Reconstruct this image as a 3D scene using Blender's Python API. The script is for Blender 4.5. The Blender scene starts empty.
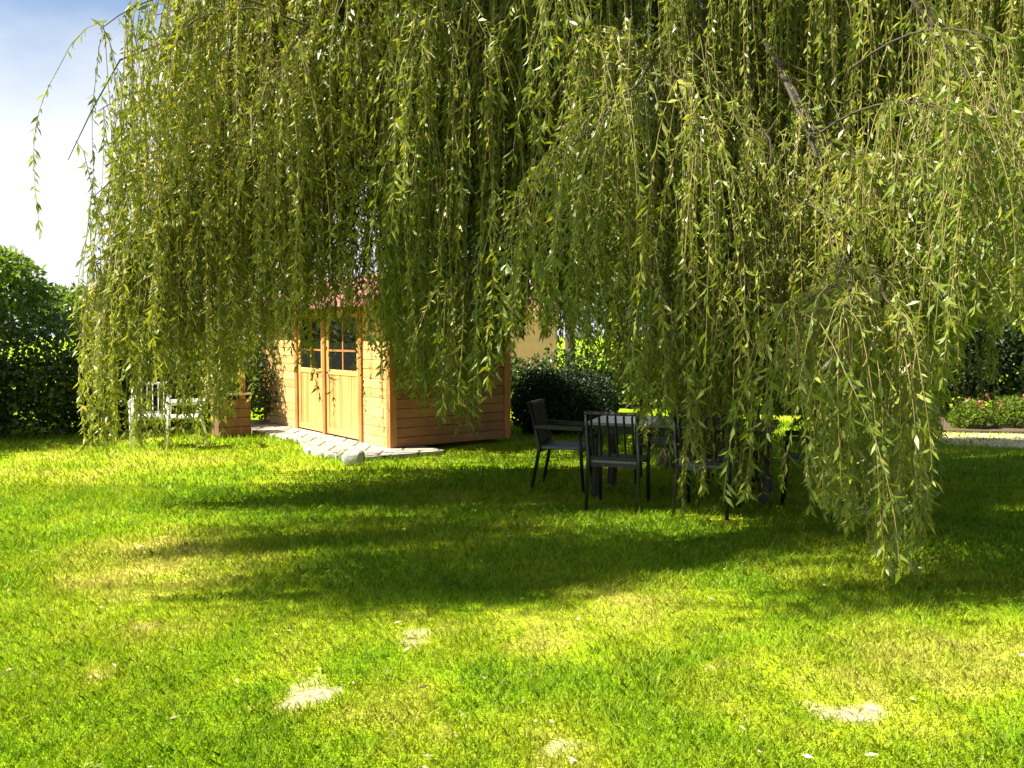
import bpy, math, random
import numpy as np
from mathutils import Vector, Matrix

random.seed(7)
rng = np.random.default_rng(11)
C = bpy.context.scene.collection
R = math.radians
scene = bpy.context.scene

# ------------------------------------------------------------------ camera, sky, sun, exposure
CAM_H, F, PITCH = 1.6, 850.0, math.atan2(48, 850)
cam = bpy.data.cameras.new('camera'); camo = bpy.data.objects.new('camera', cam); C.objects.link(camo)
camo.location = (0, 0, CAM_H); camo.rotation_euler = (math.pi/2 - PITCH, 0, 0)
cam.sensor_width = 36; cam.lens = F*36/1024; cam.clip_start = 0.05; cam.clip_end = 3000
scene.camera = camo

SUN_DIR = Vector((-0.996, -0.09, 0)).normalized()          # horizontal direction towards the sun
SUN_EL = R(50)
world = bpy.data.worlds.new('World'); scene.world = world; world.use_nodes = True
wn = world.node_tree; bg = wn.nodes['Background']
sky = wn.nodes.new('ShaderNodeTexSky'); sky.sky_type = 'NISHITA'; sky.sun_disc = False
sky.sun_elevation = SUN_EL; sky.sun_rotation = math.atan2(SUN_DIR.x, SUN_DIR.y)
sky.air_density = 1.0; sky.dust_density = 1.2; sky.ozone_density = 1.0
# thin bright summer cloud low in the sky, broken up by noise
wtc = wn.nodes.new('ShaderNodeTexCoord'); wmp = wn.nodes.new('ShaderNodeMapping'); wmp.inputs['Scale'].default_value = (1.2, 1.2, 2.4)
wn.links.new(wtc.outputs['Generated'], wmp.inputs[0])
wno = wn.nodes.new('ShaderNodeTexNoise'); wno.inputs['Scale'].default_value = 1.6; wno.inputs['Detail'].default_value = 6; wno.inputs['Roughness'].default_value = 0.55
wn.links.new(wmp.outputs[0], wno.inputs['Vector'])
wsx = wn.nodes.new('ShaderNodeSeparateXYZ'); wn.links.new(wtc.outputs['Generated'], wsx.inputs[0])
wel = wn.nodes.new('ShaderNodeMapRange'); wel.inputs[1].default_value = 0.16; wel.inputs[2].default_value = 0.42; wel.inputs[3].default_value = 0.42; wel.inputs[4].default_value = -0.35
wn.links.new(wsx.outputs['Z'], wel.inputs[0])
wad = wn.nodes.new('ShaderNodeMath'); wad.operation = 'ADD'; wn.links.new(wno.outputs[0], wad.inputs[0]); wn.links.new(wel.outputs[0], wad.inputs[1])
wcl = wn.nodes.new('ShaderNodeMapRange'); wcl.interpolation_type = 'SMOOTHSTEP'; wcl.inputs[1].default_value = 0.40; wcl.inputs[2].default_value = 0.85
wn.links.new(wad.outputs[0], wcl.inputs[0])
wmx = wn.nodes.new('ShaderNodeMix'); wmx.data_type = 'RGBA'; wn.links.new(wcl.outputs[0], wmx.inputs[0])
wn.links.new(sky.outputs[0], wmx.inputs[6]); wmx.inputs[7].default_value = (6.6, 6.7, 6.8, 1)
wn.links.new(wmx.outputs[2], bg.inputs[0]); bg.inputs[1].default_value = 0.055
sun = bpy.data.lights.new('sun', 'SUN'); sun.energy = 5.0; sun.angle = R(0.5); sun.color = (1.0, 0.93, 0.80)
suno = bpy.data.objects.new('sun', sun); C.objects.link(suno)
sd = Vector((SUN_DIR.x*math.cos(SUN_EL), SUN_DIR.y*math.cos(SUN_EL), math.sin(SUN_EL)))
suno.rotation_euler = sd.to_track_quat('Z', 'Y').to_euler(); suno.location = (-20, 10, 20)
vs = scene.view_settings; vs.view_transform = 'Standard'; vs.look = 'None'; vs.gamma = 1.0; vs.use_curve_mapping = False
vs.exposure = 1.58
scene.cycles.max_bounces = 8; scene.cycles.diffuse_bounces = 4; scene.cycles.transmission_bounces = 4

def at(px, py, d):
    """world point seen at pixel px,py at depth Y = d"""
    v = Vector(((px-512)/F, 1.0, -(py-384)/F))
    v.rotate(Matrix.Rotation(-PITCH, 3, 'X'))
    return Vector((v.x/v.y*d, d, CAM_H + v.z/v.y*d))
def zat(py, d): return at(512, py, d).z
def gr(px, py):
    v = Vector(((px-512)/F, 1.0, -(py-384)/F)); v.rotate(Matrix.Rotation(-PITCH, 3, 'X'))
    t = -CAM_H/v.z
    return Vector((v.x*t, v.y*t, 0))

# ------------------------------------------------------------------ numpy noise
def _h(ix, iy, iz, s):
    n = (ix.astype(np.int64)*374761393 + iy.astype(np.int64)*668265263 + iz.astype(np.int64)*2147483647 + s*1274126177) & 0xFFFFFFFF
    n = ((n ^ (n >> 13))*1274126177) & 0xFFFFFFFF
    n = ((n ^ (n >> 16))*2246822519) & 0xFFFFFFFF
    return ((n ^ (n >> 15)) & 0xFFFF)/65535.0
def noise3(p, s=0):
    p = np.asarray(p, float); i = np.floor(p); f = p-i; f = f*f*(3-2*f); out = 0
    for a in (0, 1):
        for b in (0, 1):
            for c in (0, 1):
                w = (f[:, 0] if a else 1-f[:, 0])*(f[:, 1] if b else 1-f[:, 1])*(f[:, 2] if c else 1-f[:, 2])
                out = out + w*_h(i[:, 0]+a, i[:, 1]+b, i[:, 2]+c, s)
    return out
def fbm(p, s=0, o=4):
    p = np.asarray(p, float); t = 0; a = 0.5; n = 0
    for k in range(o):
        t = t + a*noise3(p*(2**k), s+k); n += a; a *= 0.5
    return t/n

# ------------------------------------------------------------------ materials
def new_mat(name):
    m = bpy.data.materials.new(name); m.use_nodes = True
    nt = m.node_tree; return m, nt, nt.nodes['Principled BSDF'], nt.nodes['Material Output']
def ramp(nt, stops):
    n = nt.nodes.new('ShaderNodeValToRGB'); e = n.color_ramp.elements
    while len(e) < len(stops): e.new(0.5)
    for el, (p, c) in zip(e, stops): el.position = p; el.color = (*c, 1)
    return n
def noise_node(nt, scale, detail=4, vec=None, rough=0.6):
    n = nt.nodes.new('ShaderNodeTexNoise'); n.inputs['Scale'].default_value = scale
    n.inputs['Detail'].default_value = detail; n.inputs['Roughness'].default_value = rough
    if vec is not None: nt.links.new(vec, n.inputs['Vector'])
    return n
def coords(nt, kind='Object', scale=None):
    t = nt.nodes.new('ShaderNodeTexCoord').outputs[kind]
    if scale is None: return t
    m = nt.nodes.new('ShaderNodeMapping'); m.inputs['Scale'].default_value = scale
    nt.links.new(t, m.inputs[0]); return m.outputs[0]

def plain(name, col, rough=0.6, var=0.25, scale=8, stretch=None, bump=0.2, metal=0.0):
    m, nt, b, o = new_mat(name)
    v = coords(nt, 'Object', stretch)
    n = noise_node(nt, scale, 5, v)
    lo = tuple(c*(1-var) for c in col); hi = tuple(min(1, c*(1+var)) for c in col)
    r = ramp(nt, [(0.25, lo), (0.75, hi)])
    nt.links.new(n.outputs[0], r.inputs[0]); nt.links.new(r.outputs[0], b.inputs['Base Color'])
    b.inputs['Roughness'].default_value = rough; b.inputs['Metallic'].default_value = metal
    if bump:
        bp = nt.nodes.new('ShaderNodeBump'); bp.inputs['Strength'].default_value = bump; bp.inputs['Distance'].default_value = 0.01
        nt.links.new(n.outputs[0], bp.inputs['Height']); nt.links.new(bp.outputs[0], b.inputs['Normal'])
    return m

def leaf_mat(name, stops, transl=0.4, tcol=(1.2, 1.25, 0.5), rough=0.45):
    """leaves: reflecting and letting light through; each leaf's own tint is stored on the mesh"""
    m, nt, b, o = new_mat(name)
    a = nt.nodes.new('ShaderNodeAttribute'); a.attribute_name = 'tint'
    r = ramp(nt, stops); nt.links.new(a.outputs['Fac'], r.inputs[0])
    nt.links.new(r.outputs[0], b.inputs['Base Color']); b.inputs['Roughness'].default_value = rough
    t = nt.nodes.new('ShaderNodeBsdfTranslucent')
    mul = nt.nodes.new('ShaderNodeMix'); mul.data_type = 'RGBA'; mul.blend_type = 'MULTIPLY'; mul.inputs[0].default_value = 1
    nt.links.new(r.outputs[0], mul.inputs[6]); mul.inputs[7].default_value = (*tcol, 1)
    nt.links.new(mul.outputs[2], t.inputs[0])
    mix = nt.nodes.new('ShaderNodeMixShader'); mix.inputs[0].default_value = transl
    nt.links.new(b.outputs[0], mix.inputs[1]); nt.links.new(t.outputs[0], mix.inputs[2])
    nt.links.new(mix.outputs[0], o.inputs[0])
    return m

def lawn_colour(nt):
    """worn lawn seen at world position: green, yellow-green and straw areas (used by the soil sheet and the blades)"""
    g = nt.nodes.new('ShaderNodeNewGeometry'); p = g.outputs['Position']
    n1 = noise_node(nt, 0.55, 5, p, 0.65); n2 = noise_node(nt, 3.2, 5, p, 0.7)
    add = nt.nodes.new('ShaderNodeMath'); add.operation = 'MULTIPLY_ADD'
    nt.links.new(n2.outputs[0], add.inputs[0]); add.inputs[1].default_value = 0.55; nt.links.new(n1.outputs[0], add.inputs[2])
    mp = nt.nodes.new('ShaderNodeMapRange'); mp.inputs[1].default_value = 0.45; mp.inputs[2].default_value = 1.15
    nt.links.new(add.outputs[0], mp.inputs[0])
    at_ = nt.nodes.new('ShaderNodeAttribute'); at_.attribute_name = 'dry'
    ad2 = nt.nodes.new('ShaderNodeMath'); ad2.operation = 'ADD'; ad2.use_clamp = True
    nt.links.new(mp.outputs[0], ad2.inputs[0]); nt.links.new(at_.outputs['Fac'], ad2.inputs[1])
    r = ramp(nt, [(0.08, (0.11, 0.235, 0.003)), (0.40, (0.205, 0.335, 0.004)), (0.66, (0.30, 0.375, 0.010)), (1.0, (0.45, 0.42, 0.075))])
    nt.links.new(ad2.outputs[0], r.inputs[0])
    return r.outputs[0], p

M = {}
# lawn soil sheet
m, nt, b, o = new_mat('lawn_turf')
col, p = lawn_colour(nt)
at_ = nt.nodes.new('ShaderNodeAttribute'); at_.attribute_name = 'bare'
n3 = noise_node(nt, 22, 6, p, 0.75)
rs = ramp(nt, [(0.32, (0.20, 0.15, 0.075)), (0.68, (0.62, 0.53, 0.35))]); nt.links.new(n3.outputs[0], rs.inputs[0])
mx = nt.nodes.new('ShaderNodeMix'); mx.data_type = 'RGBA'
nt.links.new(at_.outputs['Fac'], mx.inputs[0]); nt.links.new(col, mx.inputs[6]); nt.links.new(rs.outputs[0], mx.inputs[7])
nt.links.new(mx.outputs[2], b.inputs['Base Color']); b.inputs['Roughness'].default_value = 0.95
b.inputs['Specular IOR Level'].default_value = 0.1
n4 = noise_node(nt, 55, 6, p); bp = nt.nodes.new('ShaderNodeBump'); bp.inputs['Strength'].default_value = 0.7; bp.inputs['Distance'].default_value = 0.03
nt.links.new(n4.outputs[0], bp.inputs['Height']); nt.links.new(bp.outputs[0], b.inputs['Normal'])
M['lawn'] = m
# blades
m, nt, b, o = new_mat('grass_blade')
col, p = lawn_colour(nt)
at_ = nt.nodes.new('ShaderNodeAttribute'); at_.attribute_name = 'tint'
hs = nt.nodes.new('ShaderNodeHueSaturation'); nt.links.new(col, hs.inputs['Color'])
mr = nt.nodes.new('ShaderNodeMapRange'); mr.inputs[3].default_value = 0.75; mr.inputs[4].default_value = 1.35
nt.links.new(at_.outputs['Fac'], mr.inputs[0]); nt.links.new(mr.outputs[0], hs.inputs['Value'])
nt.links.new(hs.outputs[0], b.inputs['Base Color']); b.inputs['Roughness'].default_value = 0.6
t = nt.nodes.new('ShaderNodeBsdfTranslucent'); nt.links.new(hs.outputs[0], t.inputs[0])
mix = nt.nodes.new('ShaderNodeMixShader'); mix.inputs[0].default_value = 0.4
nt.links.new(b.outputs[0], mix.inputs[1]); nt.links.new(t.outputs[0], mix.inputs[2]); nt.links.new(mix.outputs[0], o.inputs[0])
M['blade'] = m

M['willow'] = leaf_mat('willow_leaf', [(0.0, (0.065, 0.115, 0.012)), (0.42, (0.165, 0.23, 0.028)), (0.8, (0.34, 0.36, 0.055)), (1.0, (0.54, 0.47, 0.15))], 0.38, (1.2, 1.2, 0.35), 0.42)
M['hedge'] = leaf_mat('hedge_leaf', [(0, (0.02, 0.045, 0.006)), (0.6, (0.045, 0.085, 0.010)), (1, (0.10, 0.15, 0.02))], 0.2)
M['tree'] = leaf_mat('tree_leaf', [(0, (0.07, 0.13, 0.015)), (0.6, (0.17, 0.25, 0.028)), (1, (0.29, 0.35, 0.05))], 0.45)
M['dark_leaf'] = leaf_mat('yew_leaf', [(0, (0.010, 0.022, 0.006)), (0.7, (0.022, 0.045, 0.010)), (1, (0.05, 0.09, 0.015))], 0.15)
M['petal'] = plain('petal', (0.27, 0.09, 0.06), 0.6, 0.5, 30)
M['pale_petal'] = plain('pale_petal', (0.62, 0.50, 0.30), 0.6, 0.4, 30)
M['bark'] = plain('bark', (0.06, 0.047, 0.033), 0.9, 0.5, 9, (4, 4, 0.7), 0.9)
M['twig'] = plain('twig', (0.27, 0.21, 0.07), 0.7, 0.35, 6)
M['white_plastic'] = plain('white_plastic', (0.80, 0.80, 0.80), 0.35, 0.04, 5, None, 0.02)
M['dark_wood'] = plain('dark_wood', (0.018, 0.015, 0.014), 0.5, 0.4, 6, (1, 14, 14), 0.15)
M['dark_frame'] = plain('dark_frame', (0.012, 0.012, 0.013), 0.4, 0.3, 20, None, 0.05)
M['table_top'] = plain('table_top', (0.17, 0.20, 0.245), 0.25, 0.2, 5, (1, 8, 1), 0.05)  # grey-blue base colour stands in for sky reflected in the top
M['seat_sheen'] = plain('seat_sky_sheen', (0.15, 0.17, 0.19), 0.6, 0.15, 40, None, 0.2)  # pale glint of the sky on the seats, put into their colour
M['brown_wood'] = plain('brown_wood', (0.17, 0.085, 0.04), 0.75, 0.45, 5, (6, 6, 0.6), 0.3)
M['pale_wood'] = plain('pale_wood', (0.62, 0.55, 0.44), 0.6, 0.2, 6, (1, 9, 9), 0.15)
M['stone'] = plain('stone', (0.30, 0.30, 0.29), 0.9, 0.4, 14, None, 0.7)
M['render'] = plain('house_render', (0.85, 0.46, 0.42), 0.9, 0.1, 3, None, 0.2)
M['roof_tile'] = plain('roof_tile', (0.32, 0.13, 0.08), 0.8, 0.35, 9, (1, 6, 1), 0.5)
M['roof_felt'] = plain('roof_felt', (0.40, 0.16, 0.15), 0.85, 0.25, 14, None, 0.4)
M['gravel'] = plain('gravel', (0.72, 0.58, 0.30), 0.95, 0.35, 60, None, 0.9)
M['soil'] = plain('soil', (0.10, 0.065, 0.04), 0.95, 0.4, 25, None, 0.8)
M['dead_leaf'] = leaf_mat('dead_leaf', [(0, (0.35, 0.25, 0.09)), (0.6, (0.52, 0.42, 0.20)), (1, (0.75, 0.66, 0.42))], 0.2, (1, 1, 1))
m, nt, b, o = new_mat('window_glass'); b.inputs['Base Color'].default_value = (0.012, 0.014, 0.013, 1); b.inputs['Roughness'].default_value = 0.06
n = noise_node(nt, 2, 2, coords(nt)); bp = nt.nodes.new('ShaderNodeBump'); bp.inputs['Strength'].default_value = 0.05
nt.links.new(n.outputs[0], bp.inputs['Height']); nt.links.new(bp.outputs[0], b.inputs['Normal']); M['glass'] = m
def pine(name, col, stretch):
    m, nt, b, o = new_mat(name)
    v = coords(nt, 'Object', stretch); n = noise_node(nt, 3.0, 6, v, 0.65)
    r = ramp(nt, [(0.25, tuple(c*0.62 for c in col)), (0.5, col), (0.8, tuple(min(1, c*1.22) for c in col))])
    nt.links.new(n.outputs[0], r.inputs[0])
    k = nt.nodes.new('ShaderNodeTexVoronoi'); k.inputs['Scale'].default_value = 3.5; nt.links.new(coords(nt, 'Object'), k.inputs['Vector'])
    kr = ramp(nt, [(0.03, (0.45, 0.35, 0.25)), (0.07, (1, 1, 1))]); nt.links.new(k.outputs['Distance'], kr.inputs[0])
    mx = nt.nodes.new('ShaderNodeMix'); mx.data_type = 'RGBA'; mx.blend_type = 'MULTIPLY'; mx.inputs[0].default_value = 1
    nt.links.new(r.outputs[0], mx.inputs[6]); nt.links.new(kr.outputs[0], mx.inputs[7]); nt.links.new(mx.outputs[2], b.inputs['Base Color'])
    gi = nt.nodes.new('ShaderNodeNewGeometry'); ir = ramp(nt, [(0, (.72, .68, .62)), (.5, (.95, .95, .95)), (1, (1.15, 1.12, 1.05))]); nt.links.new(gi.outputs['Random Per Island'], ir.inputs[0])
    wz = noise_node(nt, 1.3, 6, coords(nt, 'Object'), .7); wr = ramp(nt, [(.35, (.78, .74, .68)), (.6, (1, 1, 1))]); nt.links.new(wz.outputs[0], wr.inputs[0])
    src = mx.outputs[2]
    for q_ in (ir, wr):
        m2 = nt.nodes.new('ShaderNodeMix'); m2.data_type = 'RGBA'; m2.blend_type = 'MULTIPLY'; m2.inputs[0].default_value = 1; m2.clamp_result = False
        nt.links.new(src, m2.inputs[6]); nt.links.new(q_.outputs[0], m2.inputs[7]); src = m2.outputs[2]
    nt.links.new(src, b.inputs['Base Color'])
    b.inputs['Roughness'].default_value = 0.6
    bp = nt.nodes.new('ShaderNodeBump'); bp.inputs['Strength'].default_value = 0.25; bp.inputs['Distance'].default_value = 0.01
    nt.links.new(n.outputs[0], bp.inputs['Height']); nt.links.new(bp.outputs[0], b.inputs['Normal'])
    return m
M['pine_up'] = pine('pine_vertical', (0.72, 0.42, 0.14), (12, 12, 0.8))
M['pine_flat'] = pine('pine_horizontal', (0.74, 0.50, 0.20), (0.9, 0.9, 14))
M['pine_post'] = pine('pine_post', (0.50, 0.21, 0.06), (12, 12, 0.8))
M['pine_brown'] = pine('pine_dark_brown', (0.34, 0.15, 0.055), (0.9, 0.9, 14))  # same horizontal boards in a darker brown than the front
# paving slabs
m, nt, b, o = new_mat('paving_slab')
br = nt.nodes.new('ShaderNodeTexBrick'); nt.links.new(coords(nt, 'Object'), br.inputs['Vector'])
br.inputs['Scale'].default_value = 1.0; br.inputs['Brick Width'].default_value = 0.5; br.inputs['Row Height'].default_value = 0.5
br.inputs['Mortar Size'].default_value = 0.02; br.inputs['Color1'].default_value = (0.42, 0.38, 0.31, 1); br.inputs['Color2'].default_value = (0.31, 0.29, 0.25, 1)
br.inputs['Mortar'].default_value = (0.07, 0.08, 0.03, 1)
n = noise_node(nt, 9, 6, coords(nt)); mx = nt.nodes.new('ShaderNodeMix'); mx.data_type = 'RGBA'; mx.blend_type = 'OVERLAY'; mx.inputs[0].default_value = 0.85
nt.links.new(br.outputs[0], mx.inputs[6]); nt.links.new(n.outputs[0], mx.inputs[7]); nt.links.new(mx.outputs[2], b.inputs['Base Color'])
b.inputs['Roughness'].default_value = 0.9; M['paving'] = m

# ------------------------------------------------------------------ mesh helpers
def tag(o, label=None, cat=None, group=None, kind=None):
    for k, v in (('label', label), ('category', cat), ('group', group), ('kind', kind)):
        if v: o[k] = v
    return o
def empty(name, loc, rz=0, label=None, cat=None, group=None):
    o = bpy.data.objects.new(name, None); C.objects.link(o); o.location = loc; o.rotation_euler = (0, 0, rz)
    o.empty_display_size = 0.2
    return tag(o, label, cat, group)
def np_obj(name, verts, faces_list, mats, parent=None, attrs=None, fmats=None):
    """faces_list: list of (n,k) int arrays; fmats: one material index per array"""
    me = bpy.data.meshes.new(name)
    verts = np.ascontiguousarray(verts, np.float32); me.vertices.add(len(verts)); me.vertices.foreach_set('co', verts.ravel())
    tot = np.concatenate([np.full(len(f), f.shape[1], np.int32) for f in faces_list])
    loops = np.concatenate([np.asarray(f, np.int32).ravel() for f in faces_list])
    start = np.concatenate([[0], np.cumsum(tot)[:-1]]).astype(np.int32)
    me.loops.add(len(loops)); me.loops.foreach_set('vertex_index', loops)
    me.polygons.add(len(tot)); me.polygons.foreach_set('loop_start', start)
    for mm in mats: me.materials.append(mm)
    if fmats is not None:
        me.polygons.foreach_set('material_index', np.concatenate([np.full(len(f), k, np.int32) for f, k in zip(faces_list, fmats)]))
    me.update(calc_edges=True)
    for k, v in (attrs or {}).items():
        a = me.attributes.new(k, 'FLOAT', 'POINT'); a.data.foreach_set('value', np.ascontiguousarray(v, np.float32))
    me.validate()
    o = bpy.data.objects.new(name, me); C.objects.link(o)
    if parent: o.parent = parent
    return o

class MB:
    def __init__(s): s.v, s.f = [], []
    def box(s, c, size, rot=None, bev=0.0):
        """box with chamfered vertical-independent edges (bev>0 cuts all edges a little)"""
        c = Vector(c); h = [d/2 for d in size]
        if bev <= 0 or bev*2.2 > min(size):
            pts = [Vector((x*h[0], y*h[1], z*h[2])) for x in (-1, 1) for y in (-1, 1) for z in (-1, 1)]
            fs = [(0, 1, 3, 2), (4, 6, 7, 5), (0, 4, 5, 1), (2, 3, 7, 6), (0, 2, 6, 4), (1, 5, 7, 3)]
        else:
            import bmesh
            bm = bmesh.new(); bmesh.ops.create_cube(bm, size=1)
            for v in bm.verts: v.co = Vector((v.co.x*size[0], v.co.y*size[1], v.co.z*size[2]))
            bmesh.ops.bevel(bm, geom=bm.edges[:], offset=bev, segments=2, affect='EDGES', profile=0.5)
            bm.verts.index_update()
            pts = [v.co.copy() for v in bm.verts]; fs = [tuple(v.index for v in f.verts) for f in bm.faces]; bm.free()
        n = len(s.v)
        for q in pts:
            if rot is not None: q = rot @ q
            s.v.append(q + c)
        s.f += [tuple(i+n for i in f) for f in fs]
        return s
    def bar(s, a, b, w, h=None, bev=0.0):
        a, b = Vector(a), Vector(b); d = b-a; h = h or w
        q = d.to_track_quat('Z', 'Y').to_matrix()
        return s.box((a+b)/2, (w, h, d.length), q, bev)
    def tube(s, pts, rad, n=10, cap=True):
        pts = [Vector(q) for q in pts]; base = len(s.v); k = len(pts)
        rads = rad if hasattr(rad, '__len__') else [rad]*k
        ref = Vector((0.13, 0.97, 0.21))
        for i, q in enumerate(pts):
            t = (pts[min(i+1, k-1)]-pts[max(i-1, 0)]).normalized()
            u = t.cross(ref); u = u.normalized() if u.length > 1e-3 else t.orthogonal().normalized(); w = t.cross(u)
            for j in range(n):
                a = 2*math.pi*j/n; s.v.append(q + (u*math.cos(a)+w*math.sin(a))*rads[i])
        for i in range(k-1):
            for j in range(n):
                j2 = (j+1) % n; s.f.append((base+i*n+j, base+i*n+j2, base+(i+1)*n+j2, base+(i+1)*n+j))
        if cap:
            s.f.append(tuple(base+j for j in reversed(range(n)))); s.f.append(tuple(base+(k-1)*n+j for j in range(n)))
        return s
    def build(s, name, mat, parent=None, smooth=False):
        me = bpy.data.meshes.new(name); me.from_pydata([tuple(v) for v in s.v], [], s.f); me.materials.append(mat); me.update()
        import bmesh
        bm = bmesh.new(); bm.from_mesh(me); bmesh.ops.recalc_face_normals(bm, faces=bm.faces[:]); bm.to_mesh(me); bm.free()
        if smooth: me.polygons.foreach_set('use_smooth', [True]*len(me.polygons))
        o = bpy.data.objects.new(name, me); C.objects.link(o)
        if parent: o.parent = parent
        return o

def copy_tree(o, parent=None):
    c = o.copy(); C.objects.link(c); c.parent = parent
    for ch in list(o.children): copy_tree(ch, c)
    return c

def unit(a): return a/np.maximum(np.linalg.norm(a, axis=1, keepdims=True), 1e-9)

def leaf_quads(base, direc, length, width, bend=0.0):
    """diamond leaves: base (n,3), direc (n,3) unit; returns verts, faces"""
    n = len(base)
    rnd = unit(rng.normal(size=(n, 3))); side = unit(np.cross(direc, rnd)); nrm = np.cross(side, direc)
    L = length[:, None]; W = width[:, None]
    v = np.empty((n, 4, 3))
    v[:, 0] = base; v[:, 1] = base+direc*L*0.45+side*W*0.5+nrm*W*0.18
    v[:, 2] = base+direc*L+nrm*(-L*bend); v[:, 3] = base+direc*L*0.45-side*W*0.5+nrm*W*0.18
    return v.reshape(-1, 3), np.arange(n*4).reshape(n, 4)

def blob_points(n, centre, radii, rough=0.35, scale=1.2, shell=0.45, seed=0, zmin=-0.9):
    d = unit(rng.normal(size=(int(n*1.4), 3))); d = d[d[:, 2] > zmin][:n]
    s = 1 + rough*(fbm(d*scale*2+seed*13.7, seed)-0.5)*2
    rad = (1-shell*rng.random(len(d))**2)*s
    return np.asarray(centre)+d*rad[:, None]*np.asarray(radii), d

def foliage(name, blobs, per, leaf, mat, parent=None, up=0.3, rough=0.35, width=0.55, zmin=-0.9, floor=0.02):
    P, D = [], []
    vol = [b[1][0]*b[1][1]+b[1][1]*b[1][2]+b[1][0]*b[1][2] for b in blobs]; tv = sum(vol)
    for i, (c, r) in enumerate(blobs):
        p, d = blob_points(int(per*vol[i]/tv), c, r, rough, 1.6/max(0.3, 1), 0.45, i+len(name), zmin); P.append(p); D.append(d)
    P = np.concatenate(P); D = np.concatenate(D)
    keep = (P[:, 2] > floor) & (fbm(P*1.6, 77, 3) > 0.30); P, D = P[keep], D[keep]
    n = len(P); dirs = unit(D*0.6+rng.normal(size=(n, 3))*0.75+np.array([0, 0, up]))
    L = leaf*(0.6+0.8*rng.random(n)); v, f = leaf_quads(P, dirs, L, L*width)
    tint = np.clip(0.5*fbm(P*2.0, 5, 3)+0.5*rng.random(n), 0, 1)
    return np_obj(name, v, [f], [mat], parent, {'tint': np.repeat(tint, 4)})

# ================================================================== THE SETTING: ground
DRY = [gr(300, 650), gr(640, 610), gr(850, 690), gr(430, 625), gr(380, 700), gr(180, 555), gr(560, 745), gr(100, 470), gr(930, 660)]
DRYR = [0.45, 0.75, 0.85, 0.35, 0.4, 0.9, 0.35, 1.6, 0.6]
BARE = [(312, 690, .085, .085), (300, 697, .05, .06), (842, 708, .16, .07), (868, 703, .08, .05), (415, 636, .09, .06), (150, 627, .05, .03), (90, 680, .05, .04), (708, 662, .04, .05), (560, 752, .05, .05)]
def lawn_fields(x, y):
    p = np.stack([x, y, np.zeros_like(x)], 1)
    w = fbm(p*7, 3, 3)-0.5; w2 = fbm(p*7+31, 9, 3)-0.5; w3 = fbm(p*2.2, 19, 3)-0.5
    dry = np.zeros_like(x); bare = np.zeros_like(x)
    for c, r in zip(DRY, DRYR):
        d = np.hypot(x-c.x+w3*r*1.4, (y-c.y)*0.8+w*r*0.8)/r; dry = np.maximum(dry, 0.26*np.clip(1.25-d, 0, 1))
    for px, py, rx, ry in BARE:
        c = gr(px, py); d = np.hypot((x-c.x+w*0.22)/rx, (y-c.y+w2*0.3)/(ry*1.5))
        k = 1.0 if py > 685 and rx >= .08 else 0.75
        bare = np.maximum(bare, k*np.clip((1.25-d)*1.3, 0, 1)*np.clip(.55+1.1*noise3(p*26, 71), 0, 1)); dry = np.maximum(dry, 0.25*np.clip(2.2-d, 0, 1))
    dry = dry + np.clip((noise3(p*1.1, 41)-0.62)*0.8, 0, 0.2)
    return dry, bare
def lawn_z(x, y):
    p = np.stack([x, y, np.zeros_like(x)], 1)
    near = np.exp(-(np.hypot(x, y-8)/14)**2)
    return near*(0.05*(fbm(p*0.7, 61, 3)-0.5)+0.03*(fbm(p*4.5, 62, 2)-0.5))-0.01
def axis(lo, hi, step, far, flo=None):
    a = list(np.arange(lo, hi, step)); s = step
    while a[-1] < far: s *= 1.25; a.append(a[-1]+s)
    s = step; lo_far = -far if flo is None else flo
    while a[0] > lo_far: s *= 1.25; a.insert(0, a[0]-s)
    return np.array(a)
ax = axis(-4.5, 4.5, 0.035, 700); ay = axis(2.6, 8.0, 0.04, 900, -300)
X, Y = np.meshgrid(ax, ay); x, y = X.ravel(), Y.ravel()
dry, bare = lawn_fields(x, y); z = lawn_z(x, y)
nx = len(ax); ii = np.arange(len(x)).reshape(X.shape)
fq = np.stack([ii[:-1, :-1].ravel(), ii[:-1, 1:].ravel(), ii[1:, 1:].ravel(), ii[1:, :-1].ravel()], 1)
lawn = np_obj('lawn', np.stack([x, y, z], 1), [fq], [M['lawn']], None, {'dry': dry, 'bare': bare})
tag(lawn, 'sunlit worn green lawn with dry straw patches', 'lawn', kind='structure')

# cabin frame (needed to keep blades and willow clear of it)
CC = Vector((-1.68, 11.7, 0)); CU = Vector((-0.60, 0.80, 0)); CW = Vector((0.80, 0.60, 0)); CL, CD = 4.75, 2.05
def cab(s, w, z=0): return CC+CU*s+CW*w+Vector((0, 0, z))
def cab_sw(x, y):
    dx, dy = x-CC.x, y-CC.y; return dx*CU.x+dy*CU.y, dx*CW.x+dy*CW.y

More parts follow.
